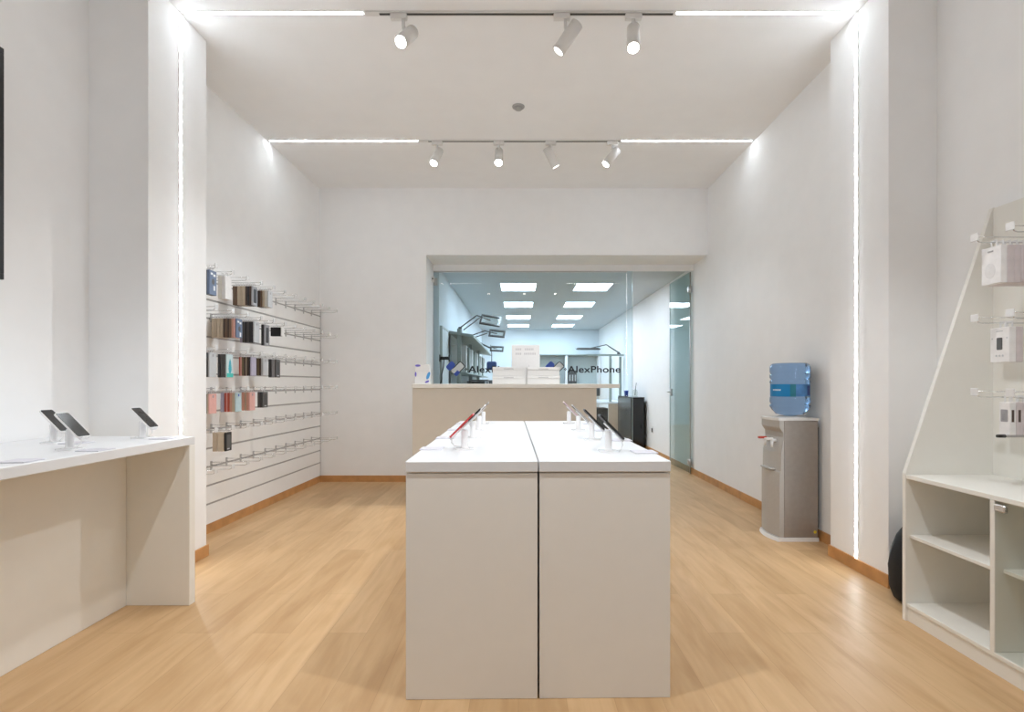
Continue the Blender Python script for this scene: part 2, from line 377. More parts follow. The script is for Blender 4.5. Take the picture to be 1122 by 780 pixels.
# ------------------------------------------------------------------ island: two display tables back to back
TA = math.radians(0.85); TZ = 0.943
def tw(x, y):      # island local -> world
    c, s_ = math.cos(TA), math.sin(TA); return (0.08 + c * x - s_ * y, 2.02 + s_ * x + c * y)
def island(x0, x1, label):
    t = thing('display_table', label, 'display table', (*tw((x0 + x1) / 2, 0), 0), (0, 0, TA), 'island display tables')
    h = (x1 - x0) / 2; D = 2.16
    MB().box(-h, h, 0, D, TZ - 0.044, TZ, 0.003).obj('tabletop', M['tabletop'], t)
    MB().box(-h + 0.0015, h - 0.0015, 0.006, 0.03, 0, TZ - 0.049, 0.002).obj('end_panel', M['melamine'], t)
    MB().box(-h + 0.0015, h - 0.0015, D - 0.03, D - 0.006, 0, TZ - 0.049, 0.002).obj('end_panel', M['melamine'], t)
    out = -1 if x0 < -0.1 else 1
    xs = sorted((out * (h - 0.030), out * (h - 0.006)))
    MB().box(xs[0], xs[1], 0.0305, D - 0.0305, 0, TZ - 0.049, 0.002).obj('side_panel', M['melamine'], t)
    xs = sorted((-out * (h - 0.026), -out * (h - 0.006)))
    MB().box(xs[0], xs[1], 0.0305, D - 0.0305, 0, TZ - 0.049, 0.002).obj('inner_panel', M['melamine'], t)
    MB().box(-h + 0.02, h - 0.02, 0.02, D - 0.02, TZ - 0.0485, TZ - 0.0445).obj('shadow_line_strip', M['beige'], t)  # beige strip gives the shadow line under the tabletop its colour
    return t
island(-0.526, -0.0025, 'white island table on the slat-wall side, red phone at its corner')
island(0.0025, 0.526, 'white island table on the water-cooler side of the seam')

# ------------------------------------------------------------------ phone stands, phones, cards
TILT = math.radians(45)
def make_stand():
    t = thing('phone_stand', 's', 'phone stand')
    MB().prism([(x, y) for x, y in rrect(0.085, 0.075, 0.012)], 'z', 0, 0.006).obj('base_plate', M['stand'], t)
    m = MB(); m.lathe([(0, 0.006), (0.020, 0.006), (0.017, 0.012), (0.0155, 0.02), (0.0155, 0.088), (0.012, 0.094), (0, 0.095)], n=18)
    m.obj('stem', M['stand'], t)
    # cradle plate behind the handset, tilted
    c = MB(); c.box(-0.033, 0.033, -0.022, 0.022, -0.013, -0.006, 0.002)
    for sy in (-1, 1): c.box(-0.079, -0.030, sy * 0.016 - 0.003, sy * 0.016 + 0.003, -0.012, -0.007, 0.001)
    c.box(-0.083, -0.078, -0.02, 0.02, -0.012, 0.009, 0.001)
    c.xf(Matrix.Translation((-0.012, 0, 0.112)) @ Matrix.Rotation(-TILT, 4, 'Y')); c.obj('cradle', M['stand'], t)
    k = MB(); k.tube([(0.012, 0.026, 0.0085), (-0.02, 0.03, 0.010), (-0.05, 0.025, 0.012), (-0.062, 0.012, 0.03), (-0.060, 0.008, 0.048)], 0.0022, 6)
    k.obj('security_cable', M['whiteplastic'], t)
    return t
def make_phone(body, screen, name='smartphone'):
    t = thing(name, 'p', 'phone')
    MB().prism(rrect(0.152, 0.073, 0.010), 'z', -0.004, 0.0036).obj('body', body, t)
    MB().prism(rrect(0.147, 0.068, 0.008), 'z', 0.0036, 0.0043).obj('screen', screen, t)
    b = MB(); b.prism([(x + 0.054, y - 0.017) for x, y in rrect(0.03, 0.03, 0.007)], 'z', -0.0058, -0.004)
    b.obj('camera_bump', M['black'], t)
    return t
stand0 = None
def place_stand(x, y, z, rz, slabel, plabel, body, screen, group, pgroup, card=None, cgroup=None, tilt=TILT, dx=-0.012, dz=0.112):
    global stand0
    if stand0 is None: stand0 = make_stand(); s_ = stand0
    else: s_ = dup(stand0)
    s_.location = (x, y, z + 0.0002); s_.rotation_euler = (0, 0, rz); s_['label'] = slabel; s_['group'] = group
    p = make_phone(body, screen)
    off = Matrix.Rotation(rz, 4, 'Z') @ Vector((dx, 0, 0))
    p.location = (x + off.x, y + off.y, z + dz); p.rotation_euler = (0, -tilt, rz); p['label'] = plabel; p['group'] = pgroup
    if card:
        off = Matrix.Rotation(rz, 4, 'Z') @ Vector((-0.155 if z < 0.945 else -0.135, 0.02, 0))
        c = thing('price_card', card, 'price card', (x + off.x, y + off.y, z + 0.0002), (0, 0, rz), cgroup)
        MB().box(-0.052, 0.052, -0.05, 0.05, 0, 0.004, 0.001).obj('card', M['card'], c)
        mk = MB()
        for i in range(3): mk.box(-0.035, 0.02 + 0.01 * (i % 2), 0.02 - 0.02 * i, 0.026 - 0.02 * i, 0.004, 0.0044)
        mk.obj('printed_lines', M['faintprint'], c)
phw = mat('phone_white', (0.78, 0.77, 0.77), 0.25, noise=0.02)
phr = mat('phone_red', (0.55, 0.045, 0.045), 0.3, noise=0.03)
php = mat('phone_pink', (0.62, 0.48, 0.52), 0.3, noise=0.03)
phg = mat('phone_grey', (0.42, 0.41, 0.40), 0.3, noise=0.03)
G1, G2, G3 = 'phone stands on the island', 'phones on display stands', 'price cards beside the stands'
L = [(-0.250, 2.38, phr, M['screen'], 'red phone at the street end of the slat-wall-side row'),
     (-0.253, 2.86, M['black'], M['screen'], 'slim black phone, second in the slat-wall-side row'),
     (-0.258, 3.36, phw, M['screen'], 'white phone, third in the slat-wall-side row'),
     (-0.264, 3.86, phg, M['screen'], 'grey phone nearest the counter, slat-wall-side row')]
for i, (x, y, b, s_, lab) in enumerate(L):
    place_stand(x, y, TZ, TA, 'white stand on island, %s from street end, slat-wall-side row' % ORD[i], lab, b, s_, G1, G2,
                'pale card beside the %s stand of the slat-wall-side island row' % ORD[i], G3)
R = [(0.405, 2.30, M['black'], M['screen'], 'slim black phone at the street end of the cooler-side island row'),
     (0.398, 2.78, M['black'], M['screen'], 'thick black phone, second in the cooler-side island row'),
     (0.392, 3.34, phg, M['screen'], 'slim grey phone, third in the cooler-side island row'),
     (0.386, 3.90, php, M['screen'], 'pale pink phone nearest the counter, cooler-side row')]
for i, (x, y, b, s_, lab) in enumerate(R):
    place_stand(x, y, TZ, PI + TA, 'white stand on island, %s from street end, cooler-side row' % ORD[i], lab, b, s_, G1, G2,
                'pale card beside the %s stand of the cooler-side island row' % ORD[i], G3)

# ------------------------------------------------------------------ wall-side display table on the left
LT = 0.948
t = thing('display_table', 'long white table against the left wall, open leg-room below', 'display table', (-2.2, 1.6, 0))
MB().box(-0.425, 0.35, -1.3, 1.325, LT - 0.046, LT, 0.003).obj('tabletop', M['tabletop'], t)
MB().box(-0.425, 0.35, 1.275, 1.325, 0, LT - 0.0465, 0.002).obj('end_panel', M['unit'], t)
MB().box(-0.03, -0.005, -1.3, 1.2745, 0, LT - 0.0465, 0.002).obj('modesty_panel', M['unit'], t)
G4, G5, G6 = 'phone stands on the wall table', 'black-screened phones on the wall table', 'price cards on the wall table'
SL = [(-2.365, 2.60, 'rear of the two paired stands on the wall table', 'black-screened phone behind its neighbour on the left wall table'),
      (-2.045, 2.33, 'front of the two paired stands on the wall table', 'largest black-screened phone, front of the pair on the wall table'),
      (-2.075, 2.82, 'stand alone at the pilaster end of the wall table', 'black-screened phone standing alone near the left pilaster')]
TILT_KEEP = TILT
for x, y, a, b in SL:
    place_stand(x, y, LT, PI, 'white phone ' + a, b, M['whiteplastic'], M['screen'], G4, G5, 'pale card on the wall table beside the ' + a.split(' on ')[0].split(' at ')[0], G6, tilt=math.radians(45))
t = thing('price_card', 'pale card lying alone at the street end of the wall table', 'price card', (-1.93, 1.98, LT + 0.0002), (0, 0, 0.1), G6)
MB().box(-0.052, 0.052, -0.05, 0.05, 0, 0.004, 0.001).obj('card', M['card'], t)

# framed poster
t = thing('picture_frame', 'black framed poster high on the left wall', 'picture', (-2.628, 1.741, 2.36))
f = MB(); W2, H2 = 0.85, 0.585
for a in ((-W2, W2, -H2, -H2 + 0.03), (-W2, W2, H2 - 0.03, H2), (-W2, -W2 + 0.03, -H2 + 0.03, H2 - 0.03), (W2 - 0.03, W2, -H2 + 0.03, H2 - 0.03)):
    f.box(0, 0.022, a[0], a[1], a[2], a[3], 0.002)
f.obj('frame', M['black'], t)
MB().box(0.002, 0.010, -W2 + 0.03, W2 - 0.03, -H2 + 0.03, H2 - 0.03).obj('poster', M['poster'], t)

# ------------------------------------------------------------------ slat wall with hooks
PT = 0.018
gz = [2.10 - 0.1545 * k for k in range(13)]
t = thing('slatwall_panel', 'white slat wall panel with thirteen grey grooves on the left wall', 'slat wall', (0, 0, 0))
Ya, Yb = 3.709, 6.48
def skew(m):        # make a panel that was built against x=0 follow the left wall
    for v in m.bm.verts: v.co.x += lx(v.co.y)
    return m
zs = [0.082] + [z for g in reversed(gz) for z in (g - 0.006, g + 0.006)] + [2.185]
m = MB()
prof = [(0.0005, 0.082), (PT, 0.082)]
for g in reversed(gz):
    prof += [(PT, g - 0.008), (PT - 0.009, g - 0.008), (PT - 0.009, g + 0.008), (PT, g + 0.008)]
prof += [(PT, 2.185), (0.0005, 2.185)]
n = 6
m.loft([[(x, Ya + (Yb - Ya) * k / n, z) for x, z in prof] for k in range(n + 1)])
skew(m).obj('panel', M['slat'], t)
for g in gz:
    skew(MB().box(PT - 0.0089, PT - 0.003, Ya + 0.001, Yb - 0.001, g - 0.0078, g + 0.0078)).obj('groove_insert', M['groove'], t)
skew(MB().box(0.0005, PT + 0.002, Yb + 0.0005, Yb + 0.006, 0.082, 2.185)).obj('edge_trim', M['grey'], t)

def make_hook(L, name='display_hook'):
    t = thing(name, 'h', 'display hook')
    MB().box(0.0004, 0.004, -0.013, 0.013, -0.03, 0.045, 0.001).obj('mounting_plate', M['hookplate'], t)
    MB().tube([(0.004, 0, 0.012), (L * 0.5, 0, 0.012), (L - 0.03, 0, 0.012), (L - 0.018, 0, 0.015), (L - 0.008, 0, 0.026)], 0.0026, 8).obj('peg', M['chrome'], t)
    MB().tube([(0.004, 0, 0.036), (L * 0.5, 0, 0.037), (L, 0, 0.038)], 0.002, 8).obj('label_arm', M['chrome'], t)
    m = MB(); m.box(L, L + 0.003, -0.02, 0.02, 0.018, 0.052, 0.001); m.box(L - 0.012, L, -0.006, 0.006, 0.034, 0.042, 0.001)
    m.obj('ticket_holder', M['ticket'], t)
    return t
HY = [3.85 + 0.2155 * n for n in range(12)]
HROW = [gz[k] for k in (0, 2, 4, 6, 8, 10)]
ROWN = ['topmost', 'second', 'third', 'fourth', 'fifth', 'lowest']
# packs on the hooks: (row, hook): list of (colour, thickness) from the wall side, front x of the stack, height, extras
STK = {
 (0, 0): (-2.285, 0.185, [('dark grey', .022), ('slate blue', .022)]),
 (0, 1): (-2.305, 0.185, [('cream', .03), ('white', .03)]),
 (0, 3): (-2.315, 0.168, [('brown', .019), ('brown', .019), ('beige', .0235), ('tan', .0235), ('beige', .0235), ('dark brown', .018), ('charcoal', .018), ('dark brown', .018), ('grey', .012)]),
 (0, 4): (-2.285, 0.150, [('dark brown', .018), ('dark brown', .018), ('brown', .018), ('beige', .022), ('cream', .022), ('light grey', .012)]),
 (1, 2): (-2.335, 0.160, [('beige', .024), ('tan', .024), ('beige', .024), ('tan', .024), ('dark brown', .017), ('brown', .017), ('dark brown', .017), ('brown', .017), ('salmon', .018), ('pink', .018), ('slate blue', .012)]),
 (1, 3): (-2.300, 0.185, [('lilac', .024), ('dark grey', .02), ('charcoal', .018), ('dark grey', .018), ('charcoal', .018), ('charcoal', .018), ('light grey', .014)]),
 (1, 4): (-2.315, 0.195, [('charcoal', .022), ('grey', .014)]),
 (1, 5): (-2.245, 0.088, [('black', .10), ('white', .012)]),
 (2, 0): (-2.283, 0.185, [('pink', .02), ('dark grey', .02), ('light grey', .012)]),
 (2, 1): (-2.262, 0.185, [('charcoal', .02), ('dark grey', .022), ('dark grey', .022), ('pale aqua', .012)]),
 (2, 3): (-2.325, 0.165, [('red', .012), ('pink', .016), ('olive', .017), ('dark brown', .017), ('tan', .008), ('dark brown', .017), ('charcoal', .012), ('lilac', .014)]),
 (2, 4): (-2.33, 0.160, [('dark brown', .018), ('olive', .018), ('dark brown', .018), ('light grey', .022)]),
 (2, 5): (-2.315, 0.175, [('charcoal', .03), ('grey', .03), ('dark grey', .014)]),
 (3, 0): (-2.278, 0.150, [('charcoal', .024), ('tan', .012), ('pink', .012)]),
 (3, 2): (-2.340, 0.160, [('lilac', .03), ('red', .02), ('pink', .008), ('red', .018), ('salmon', .022), ('tan', .022), ('pale blue', .012)]),
 (3, 3): (-2.337, 0.160, [('salmon', .024), ('tan', .018), ('salmon', .022), ('pink', .012)]),
 (3, 4): (-2.33, 0.145, [('dark grey', .022), ('charcoal', .02), ('dark grey', .014)]),
 (4, 1): (-2.305, 0.150, [('tan', .04), ('beige', .05), ('black', .014)]),
}
HL = 0.31; hook0 = make_hook(HL); first = True
for r, hz in enumerate(HROW):
    for k, y in enumerate(HY):
        o = hook0 if first else dup(hook0); first = False
        o.location = (lx(y) + PT + 0.0003, y, hz); o.rotation_euler = (0, 0, 0.0)
        st = 'loaded' if (r, k) in STK else 'empty'
        o['label'] = '%s display hook in the %s slat-wall row, %s from the pilaster' % (st, ROWN[r], ORD[k]); o['group'] = 'display hooks on the slat wall'

def pack_mesh(th, wd, ht, tabz=0.030):
    b = MB(); b.box(-th / 2 + 0.0004, th / 2 - 0.0004, -wd / 2, wd / 2, -ht, -0.002, min(0.003, th * 0.2))
    h = MB()
    h.box(-0.001, 0.001, -0.016, -0.008, -0.002, 0.020); h.box(-0.001, 0.001, 0.008, 0.016, -0.002, 0.020); h.box(-0.001, 0.001, -0.016, 0.016, 0.020, 0.028)
    return b, h
def front_print(kind, x, wd, ht, par, sgn=1):
    def bx(y0, y1, z0, z1, m, nm, d=0.0008):
        MB().box(min(x, x + sgn * d), max(x, x + sgn * d), y0, y1, z0, z1).obj(nm, m, par)
    if kind == 'slate blue':
        bx(-0.03, -0.005, -0.035, -0.02, M['white'], 'white_mark'); bx(0.002, 0.028, -0.045, -0.028, M['white'], 'white_mark')
        MB().prism([(0.016 * math.cos(a * PI / 8), -0.085 + 0.022 * math.sin(a * PI / 8)) for a in range(16)], 'x', x, x + sgn * 0.0008).obj('round_mark', PM['dark grey'], par)
        bx(0.004, 0.024, -0.15, -0.115, M['white'], 'white_mark')
    elif kind == 'pale aqua':
        MB().prism([(-0.022, -0.115), (-0.012, -0.06), (0.0, -0.035), (0.012, -0.06), (0.022, -0.12), (0.012, -0.15), (-0.015, -0.15)], 'x', x, x + sgn * 0.0008).obj('teal_print', mat('teal_print', (0.03, 0.36, 0.47), 0.4, noise=0.1), par)
        bx(-0.044, 0.044, -0.183, -0.152, mat('turquoise_band', (0.05, 0.52, 0.47), 0.4, noise=0.05), 'turquoise_band')
    elif kind in ('pink', 'pale blue', 'light grey'):
        MB().prism([(x_ * 1 , z_ - 0.022) for x_, z_ in rrect(0.016, 0.02, 0.005)], 'x', x, x + sgn * 0.0008).obj('hanger_emblem', M['logoblue'] if kind == 'pale blue' else PM['grey'], par)
    elif kind in ('grey', 'dark grey', 'black'):
        MB().prism([(y_, z_ - ht * 0.5) for y_, z_ in rrect(0.052, ht * 0.72, 0.01)], 'x', x, x + sgn * 0.0008).obj('case_window', PM['charcoal'] if kind != 'black' else PM['dark grey'], par)
        bx(-0.02, 0.012, -ht + 0.012, -ht + 0.022, PM['light grey'], 'print_line')
shape_cache = {}
for (r, k), (xf_, ht, packs) in sorted(STK.items()):
    y = HY[k]; x = min(xf_, lx(y) + PT + HL - 0.02); N = len(packs)
    for j, (c, th) in enumerate(reversed(packs)):
        wd = 0.088 if (r, k) != (1, 5) else 0.05
        jit = random.uniform(-0.003, 0.003)
        th_ = max(th - 0.0008, 0.006)
        where = 'only pack' if N == 1 else ('front pack' if j == 0 else ('rearmost pack' if j == N - 1 else ORD[j] + ' pack from front'))
        kind = 'box' if (r, k) in ((4, 1), (1, 5)) else 'phone case'
        t = thing('phone_case_pack' if kind == 'phone case' else 'accessory_box', '%s %s, %s on %s hook of %s slat-wall row' % (c, kind, where, ORD[k], ROWN[r]),
                  'phone case' if kind == 'phone case' else 'box', (x - th / 2, y + jit, HROW[r]), (0, 0, random.uniform(-0.015, 0.015)), 'packs hanging on the slat wall')
        key = (round(th_, 4), wd, ht)
        if key not in shape_cache:
            b, h = pack_mesh(th_, wd, ht)
            bo = b.obj('carton', PM[c], t); ho = h.obj('hang_tab', M['ticket'], t)
            shape_cache[key] = (bo, ho)
        else:
            bo0, ho0 = shape_cache[key]
            bo = bo0.copy(); bo.data = bo0.data.copy(); bo.data.materials[0] = PM[c]; bo.parent = t; COL.objects.link(bo)
            ho = ho0.copy(); ho.parent = t; COL.objects.link(ho)
        if j == 0: front_print(c, th_ / 2 - 0.0003, wd, ht, bo)
        x -= th

# ------------------------------------------------------------------ service counter and what stands on it
CY = 5.22; CZ = 1.245
t = thing('service_counter', 'cream reception counter in front of the glass partition', 'counter', (0, CY, 0))
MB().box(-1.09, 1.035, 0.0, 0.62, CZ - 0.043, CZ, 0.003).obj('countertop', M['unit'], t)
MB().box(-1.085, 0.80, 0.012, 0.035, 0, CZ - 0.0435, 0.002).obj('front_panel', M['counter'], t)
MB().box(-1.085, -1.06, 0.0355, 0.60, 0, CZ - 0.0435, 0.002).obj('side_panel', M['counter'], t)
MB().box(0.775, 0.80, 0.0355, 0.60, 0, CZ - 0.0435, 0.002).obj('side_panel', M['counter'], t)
MB().box(-1.0595, 0.7745, 0.0355, 0.58, 0.72, 0.745).obj('work_shelf', M['unit'], t)
def carton(x0, x1, y0, y1, z0, z1, label, group, name='flat_box'):
    t = thing(name, label, 'box', ((x0 + x1) / 2, (y0 + y1) / 2, z0), (0, 0, random.uniform(-0.01, 0.01)), group)
    hx, hy, hz = (x1 - x0) / 2, (y1 - y0) / 2, z1 - z0
    MB().box(-hx, hx, -hy, hy, 0, hz * 0.62, 0.002).obj('tray', M['carton'], t)
    MB().box(-hx - 0.001, hx + 0.001, -hy - 0.001, hy + 0.001, hz * 0.63, hz - 0.0005, 0.002).obj('lid', M['carton'], t)
    MB().box(-hx * 0.3, hx * 0.3, -hy - 0.0016, -hy - 0.001, hz * 0.7, hz * 0.82).obj('faint_print', M['faintprint'], t)
    return t
g = 'white flat boxes stacked on the counter'
carton(-0.275, 0.068, 5.42, 5.67, CZ + 0.0005, CZ + 0.090, 'white flat box, bottom of the counter stack on the slat-wall side', g)
carton(-0.273, 0.066, 5.42, 5.67, CZ + 0.091, CZ + 0.180, 'white flat box, top of the counter stack on the slat-wall side', g)
carton(0.092, 0.440, 5.42, 5.67, CZ + 0.0005, CZ + 0.090, 'white flat box, bottom of the counter stack on the cooler side', g)
carton(0.094, 0.436, 5.42, 5.67, CZ + 0.091, CZ + 0.178, 'white flat box, top of the counter stack on the cooler side', g)
t = thing('display_box', 'tall white box with faint grey lettering behind the counter stacks', 'box', (0.085, 5.77, CZ + 0.0005), (0, 0, -0.02))
MB().box(-0.16, 0.155, -0.05, 0.05, 0, 0.435, 0.003).obj('carton', M['carton'], t)
m = MB()
xx = -0.12
for wds in (((-0.115, -0.05), (-0.01, 0.085)), ((-0.115, -0.045), (-0.02, 0.11))):
    pass
for i, z in enumerate((0.375, 0.325)):
    for a, b in ((( -0.115, -0.05), (-0.012, 0.085)), ((-0.115, -0.045), (-0.02, 0.112)))[i]:
        q = a
        while q < b - 0.008:
            m.box(q, q + 0.011, -0.0512, -0.05, z, z + 0.022); q += 0.017
m.obj('faint_print', M['faintprint'], t)
MB().box(0.03, 0.034, -0.0512, -0.05, 0.18, 0.21).obj('small_mark', M['faintprint'], t)
# small box with coloured corner blobs
t = thing('starter_pack_box', 'small white box with blue and violet blobs at the counter end', 'box', (-1.0, 5.36, CZ + 0.0005), (0, 0, 0.05))
MB().box(-0.082, 0.075, -0.03, 0.03, 0, 0.205, 0.003).obj('carton', M['carton'], t)
MB().box(-0.0825, 0.0755, -0.0305, 0.0305, 0.1355, 0.1375).obj('lid_seam', M['faintprint'], t)
def blob(cx, cz, rx, rz, m_, a=0.0):
    c, s_ = math.cos(a), math.sin(a); P = []
    for i in range(18):
        u, v = rx * math.cos(2 * PI * i / 18), rz * math.sin(2 * PI * i / 18); P.append((cx + c * u - s_ * v, cz + s_ * u + c * v))
    MB().prism(P, 'y', -0.0314, -0.0306).obj('colour_blob', m_, t)
blob(-0.05, 0.19, 0.028, 0.012, M['logopurple']); blob(-0.072, 0.10, 0.009, 0.025, M['logopurple'])
blob(0.058, 0.085, 0.016, 0.042, M['logocyan'], -0.35); blob(0.046, 0.022, 0.024, 0.010, M['logopurple'], 0.4)

# ------------------------------------------------------------------ glass partition, door, decals
g1 = thing('window_1', 'fixed glass pane of the partition behind the counter', 'window', (0, YG, 0)); g1['kind'] = 'structure'
MB().box(-1.168, 1.572, 0, 0.010, 0.004, 2.80).obj('pane', M['glass'], g1)
MB().box(1.5722, 1.576, -0.0005, 0.0105, 0.004, 2.80).obj('pane_edge', M['glassedge'], g1)
MB().box(-1.17, 1.50, -0.004, 0.014, 2.782, 2.7998).obj('top_channel', M['steel'], g1)
m = MB(); m.box(-1.168, -1.12, -0.02, 0.03, 2.60, 2.70, 0.003); m.obj('wall_clamp', M['steel'], g1)
d = thing('door_1', 'frameless glass door standing open against the right wall', 'door', (2.385, YG + 0.005, 0), (0, 0, math.radians(2.0))); d['kind'] = 'structure'
MB().box(-0.012, -0.002, 0.03, 0.86, 0.012, 2.79).obj('pane', M['doorglass'], d)
MB().box(-0.0125, -0.0015, 0.8602, 0.863, 0.012, 2.79).obj('pane_edge', M['glassedge'], d)
for z in (0.16, 2.55):
    m = MB(); m.cyl((-0.008, 0.01, z - 0.045), (-0.008, 0.01, z + 0.045), 0.016, n=14); m.box(-0.03, 0.006, 0.02, 0.075, z - 0.035, z + 0.035, 0.004)
    m.obj('hinge', M['steel'], d)
MB().cyl((-0.008, 0.015, 0.0), (-0.008, 0.015, 2.79), 0.008, n=10).obj('pivot_rod', M['steel'], d)
m = MB(); m.box(-0.022, 0.006, 0.775, 0.83, 1.06, 1.17, 0.004); m.tube([(-0.022, 0.80, 1.12), (-0.065, 0.80, 1.12), (-0.07, 0.79, 1.12), (-0.07, 0.69, 1.12)], 0.009, 10)
m.obj('handle', M['steel'], d)
t = thing('sensor_box', 'small white sensor with dark eye on the opening jamb', 'sensor', (OPX, 6.9, 2.655))
MB().box(0.0005, 0.035, -0.02, 0.02, -0.04, 0.04, 0.005, 2).obj('housing', M['whiteplastic'], t)
MB().lathe([(0, 0), (0.010, 0), (0.008, 0.006), (0, 0.007)], n=14).xf(Matrix.Translation((0.018, -0.02, 0.005)) @ Matrix.Rotation(PI / 2, 4, 'X')).obj('eye', M['black'], t)

def font_mesh(txt, size, depth, offset=0.0):
    cu = bpy.data.curves.new('lettering', 'FONT'); cu.body = txt; cu.size = size; cu.extrude = depth; cu.offset = offset; cu.space_character = 1.05
    o = bpy.data.objects.new('tmp', cu); COL.objects.link(o)
    dg = bpy.context.evaluated_depsgraph_get(); me = bpy.data.meshes.new_from_object(o.evaluated_get(dg))
    bpy.data.objects.remove(o); return me
def decal(x, z, label):
    t = thing('glass_decal', label, 'sign', (x, YG - 0.0015, z), (0, 0, 0), 'shop name decals on the glass')
    me = font_mesh('AlexPhone', 0.128, 0.0004, 0.0024)
    xs = [v.co.x for v in me.vertices]; w0, w1 = min(xs), max(xs); sx = 0.735 / (w1 - w0)
    me.transform(Matrix.Rotation(PI / 2, 4, 'X') @ Matrix.Diagonal((sx, 1, 1, 1)) @ Matrix.Translation((-w0, 0, 0)))
    me.materials.clear(); me.materials.append(M['logoblack'])
    o = bpy.data.objects.new('lettering', me); COL.objects.link(o); o.parent = t; o.location = (0.175, 0, -0.045)
    # emblem: two overlapping tilted rounded handsets
    def dia(cx, cz, w_, h_, a, y0, y1, m_, nm, r=0.018, hole=None):
        c, s_ = math.cos(a), math.sin(a)
        P = [(cx + c * u - s_ * v, cz + s_ * u + c * v) for u, v in rrect(w_, h_, r)]
        if hole is None: return MB().prism(P, 'y', y0, y1).obj(nm, m_, t)
        Q = [(cx + c * u - s_ * v, cz + s_ * u + c * v) for u, v in rrect(w_ - hole, h_ - hole, max(r - hole / 2, 0.003))]
        m = MB(); n = len(P)
        for i in range(n):
            j = (i + 1) % n
            m.loft([[(P[i][0], y0, P[i][1]), (P[j][0], y0, P[j][1]), (Q[j][0], y0, Q[j][1]), (Q[i][0], y0, Q[i][1])],
                    [(P[i][0], y1, P[i][1]), (P[j][0], y1, P[j][1]), (Q[j][0], y1, Q[j][1]), (Q[i][0], y1, Q[i][1])]])
        return m.obj(nm, m_, t)
    A = math.radians(45)
    dia(-0.065, 0.045, 0.085, 0.125, -A, -0.0004, 0.0, M['logoblue'], 'blue_handset', 0.028)
    dia(0.045, 0.02, 0.10, 0.16, -A + PI / 2 * 0, -0.0008, -0.0004, M['logowhite'], 'pale_handset', 0.022)
    dia(0.045, 0.02, 0.108, 0.168, -A, -0.0012, -0.0008, M['logoblack'], 'handset_outline', 0.024, hole=0.022)
    dia(0.02, -0.055, 0.075, 0.055, A, -0.0016, -0.0012, M['logoblue'], 'blue_corner', 0.014)
    dia(-0.02, -0.02, 0.06, 0.06, A, -0.0018, -0.0016, M['logowhite'], 'pale_corner', 0.012)
    m = MB()
    for dx, dz in ((0, 0), (0.018, 0.014), (0.018, -0.014), (0.03, 0)): m.cyl((0.135 + dx * 0.7, -0.0004, dz), (0.135 + dx * 0.7, 0, dz), 0.008, n=10)
    m.obj('dot_cluster', M['logoblack'], t)
    return t
decal(-0.868, 1.445, 'shop name decal with blue emblem, half hidden behind white boxes')
decal(0.500, 1.445, 'shop name decal fully readable beside the stacked boxes')

# ------------------------------------------------------------------ rear workshop
for cx, nm in ((0.0, 'slat-wall side'), (1.235, 'cooler side')):
    for i, y0 in enumerate((8.2, 10.1, 12.1, 13.9)):
        t = thing('ceiling_panel_light', 'bright ceiling panel of the %s column, %s from the glass' % (nm, ORD[i]), 'ceiling light', (cx, y0 + 0.33, HR), group='rear workshop ceiling panels')
        f = MB()
        for a in ((-0.3, 0.3, -0.335, -0.32), (-0.3, 0.3, 0.32, 0.335), (-0.3, -0.285, -0.32, 0.32), (0.285, 0.3, -0.32, 0.32)): f.box(a[0], a[1], a[2], a[3], -0.008, -0.0003)
        f.obj('frame', M['whiteplastic'], t)
        MB().box(-0.285, 0.285, -0.32, 0.32, -0.006, -0.0003).obj('diffuser', M['rearled'], t)
# door leaf on the rear room's left wall
t = thing('door_2', 'plain pale door with dark edge on the rear room left wall', 'door', (-1.1, 7.16, 0)); t['kind'] = 'structure'
MB().box(0.0005, 0.03, 0.02, 0.86, 0.01, 2.03, 0.002).obj('leaf', M['rear_wall'], t)
m = MB(); m.box(0.0005, 0.035, -0.005, 0.019, 0, 2.06); m.box(0.0005, 0.035, 0.861, 0.885, 0, 2.06); m.box(0.0005, 0.035, 0.019, 0.861, 2.031, 2.06)
m.obj('frame', M['sagelight'], t)
t = thing('wall_bracket', 'black bar bracket with hanging cable just behind the glass', 'bracket', (-1.098, 7.12, 1.60))
m = MB(); m.box(0.0, 0.145, -0.018, 0.018, -0.022, 0.022, 0.004); m.box(0.0, 0.012, -0.03, 0.03, -0.05, 0.05, 0.003); m.box(0.128, 0.146, -0.03, 0.03, -0.045, 0.045, 0.003)
m.obj('bar', M['black'], t)
MB().tube([(0.06, 0, -0.02), (0.055, 0, -0.12), (0.03, 0, -0.22), (0.03, 0, -0.30), (0.012, 0, -0.36), (0.015, 0, -0.45)], 0.008, 8).obj('cable', M['black'], t)
# overhead rack along the left wall
t = thing('workbench_rack', 'sage steel rack with overhead shelf along the rear left wall', 'rack', (-1.09, 7.85, 0))
for yy in (0.55, 2.4, 4.3): MB().box(0.14, 0.20, yy - 0.48, yy - 0.42, 0.0, 2.10, 0.003).obj('post', M['sage'], t)
MB().prism([(0.02, 2.02), (0.40, 1.96), (0.40, 2.0), (0.02, 2.06)], 'y', 0.0, 5.4).obj('overhead_shelf', M['sage'], t)
MB().box(0.003, 0.02, 0.0, 5.4, 0.9, 2.02).obj('back_panel', M['sagelight'], t)
MB().box(0.02, 0.62, 0.1, 5.4, 0.86, 0.90, 0.003).obj('bench_top', M['whiteplastic'], t)
MB().box(0.021, 0.30, 0.12, 5.4, 1.40, 1.42).obj('tool_shelf', M['sage'], t)
for i in range(9):
    yy = 0.3 + i * 0.55
    MB().box(0.021, 0.26, yy, yy + 0.10, 1.4205, 1.86 + 0.0 * i, 0.002).obj('divider', M['whiteplastic'] if i % 2 == 0 else M['sage'], t)
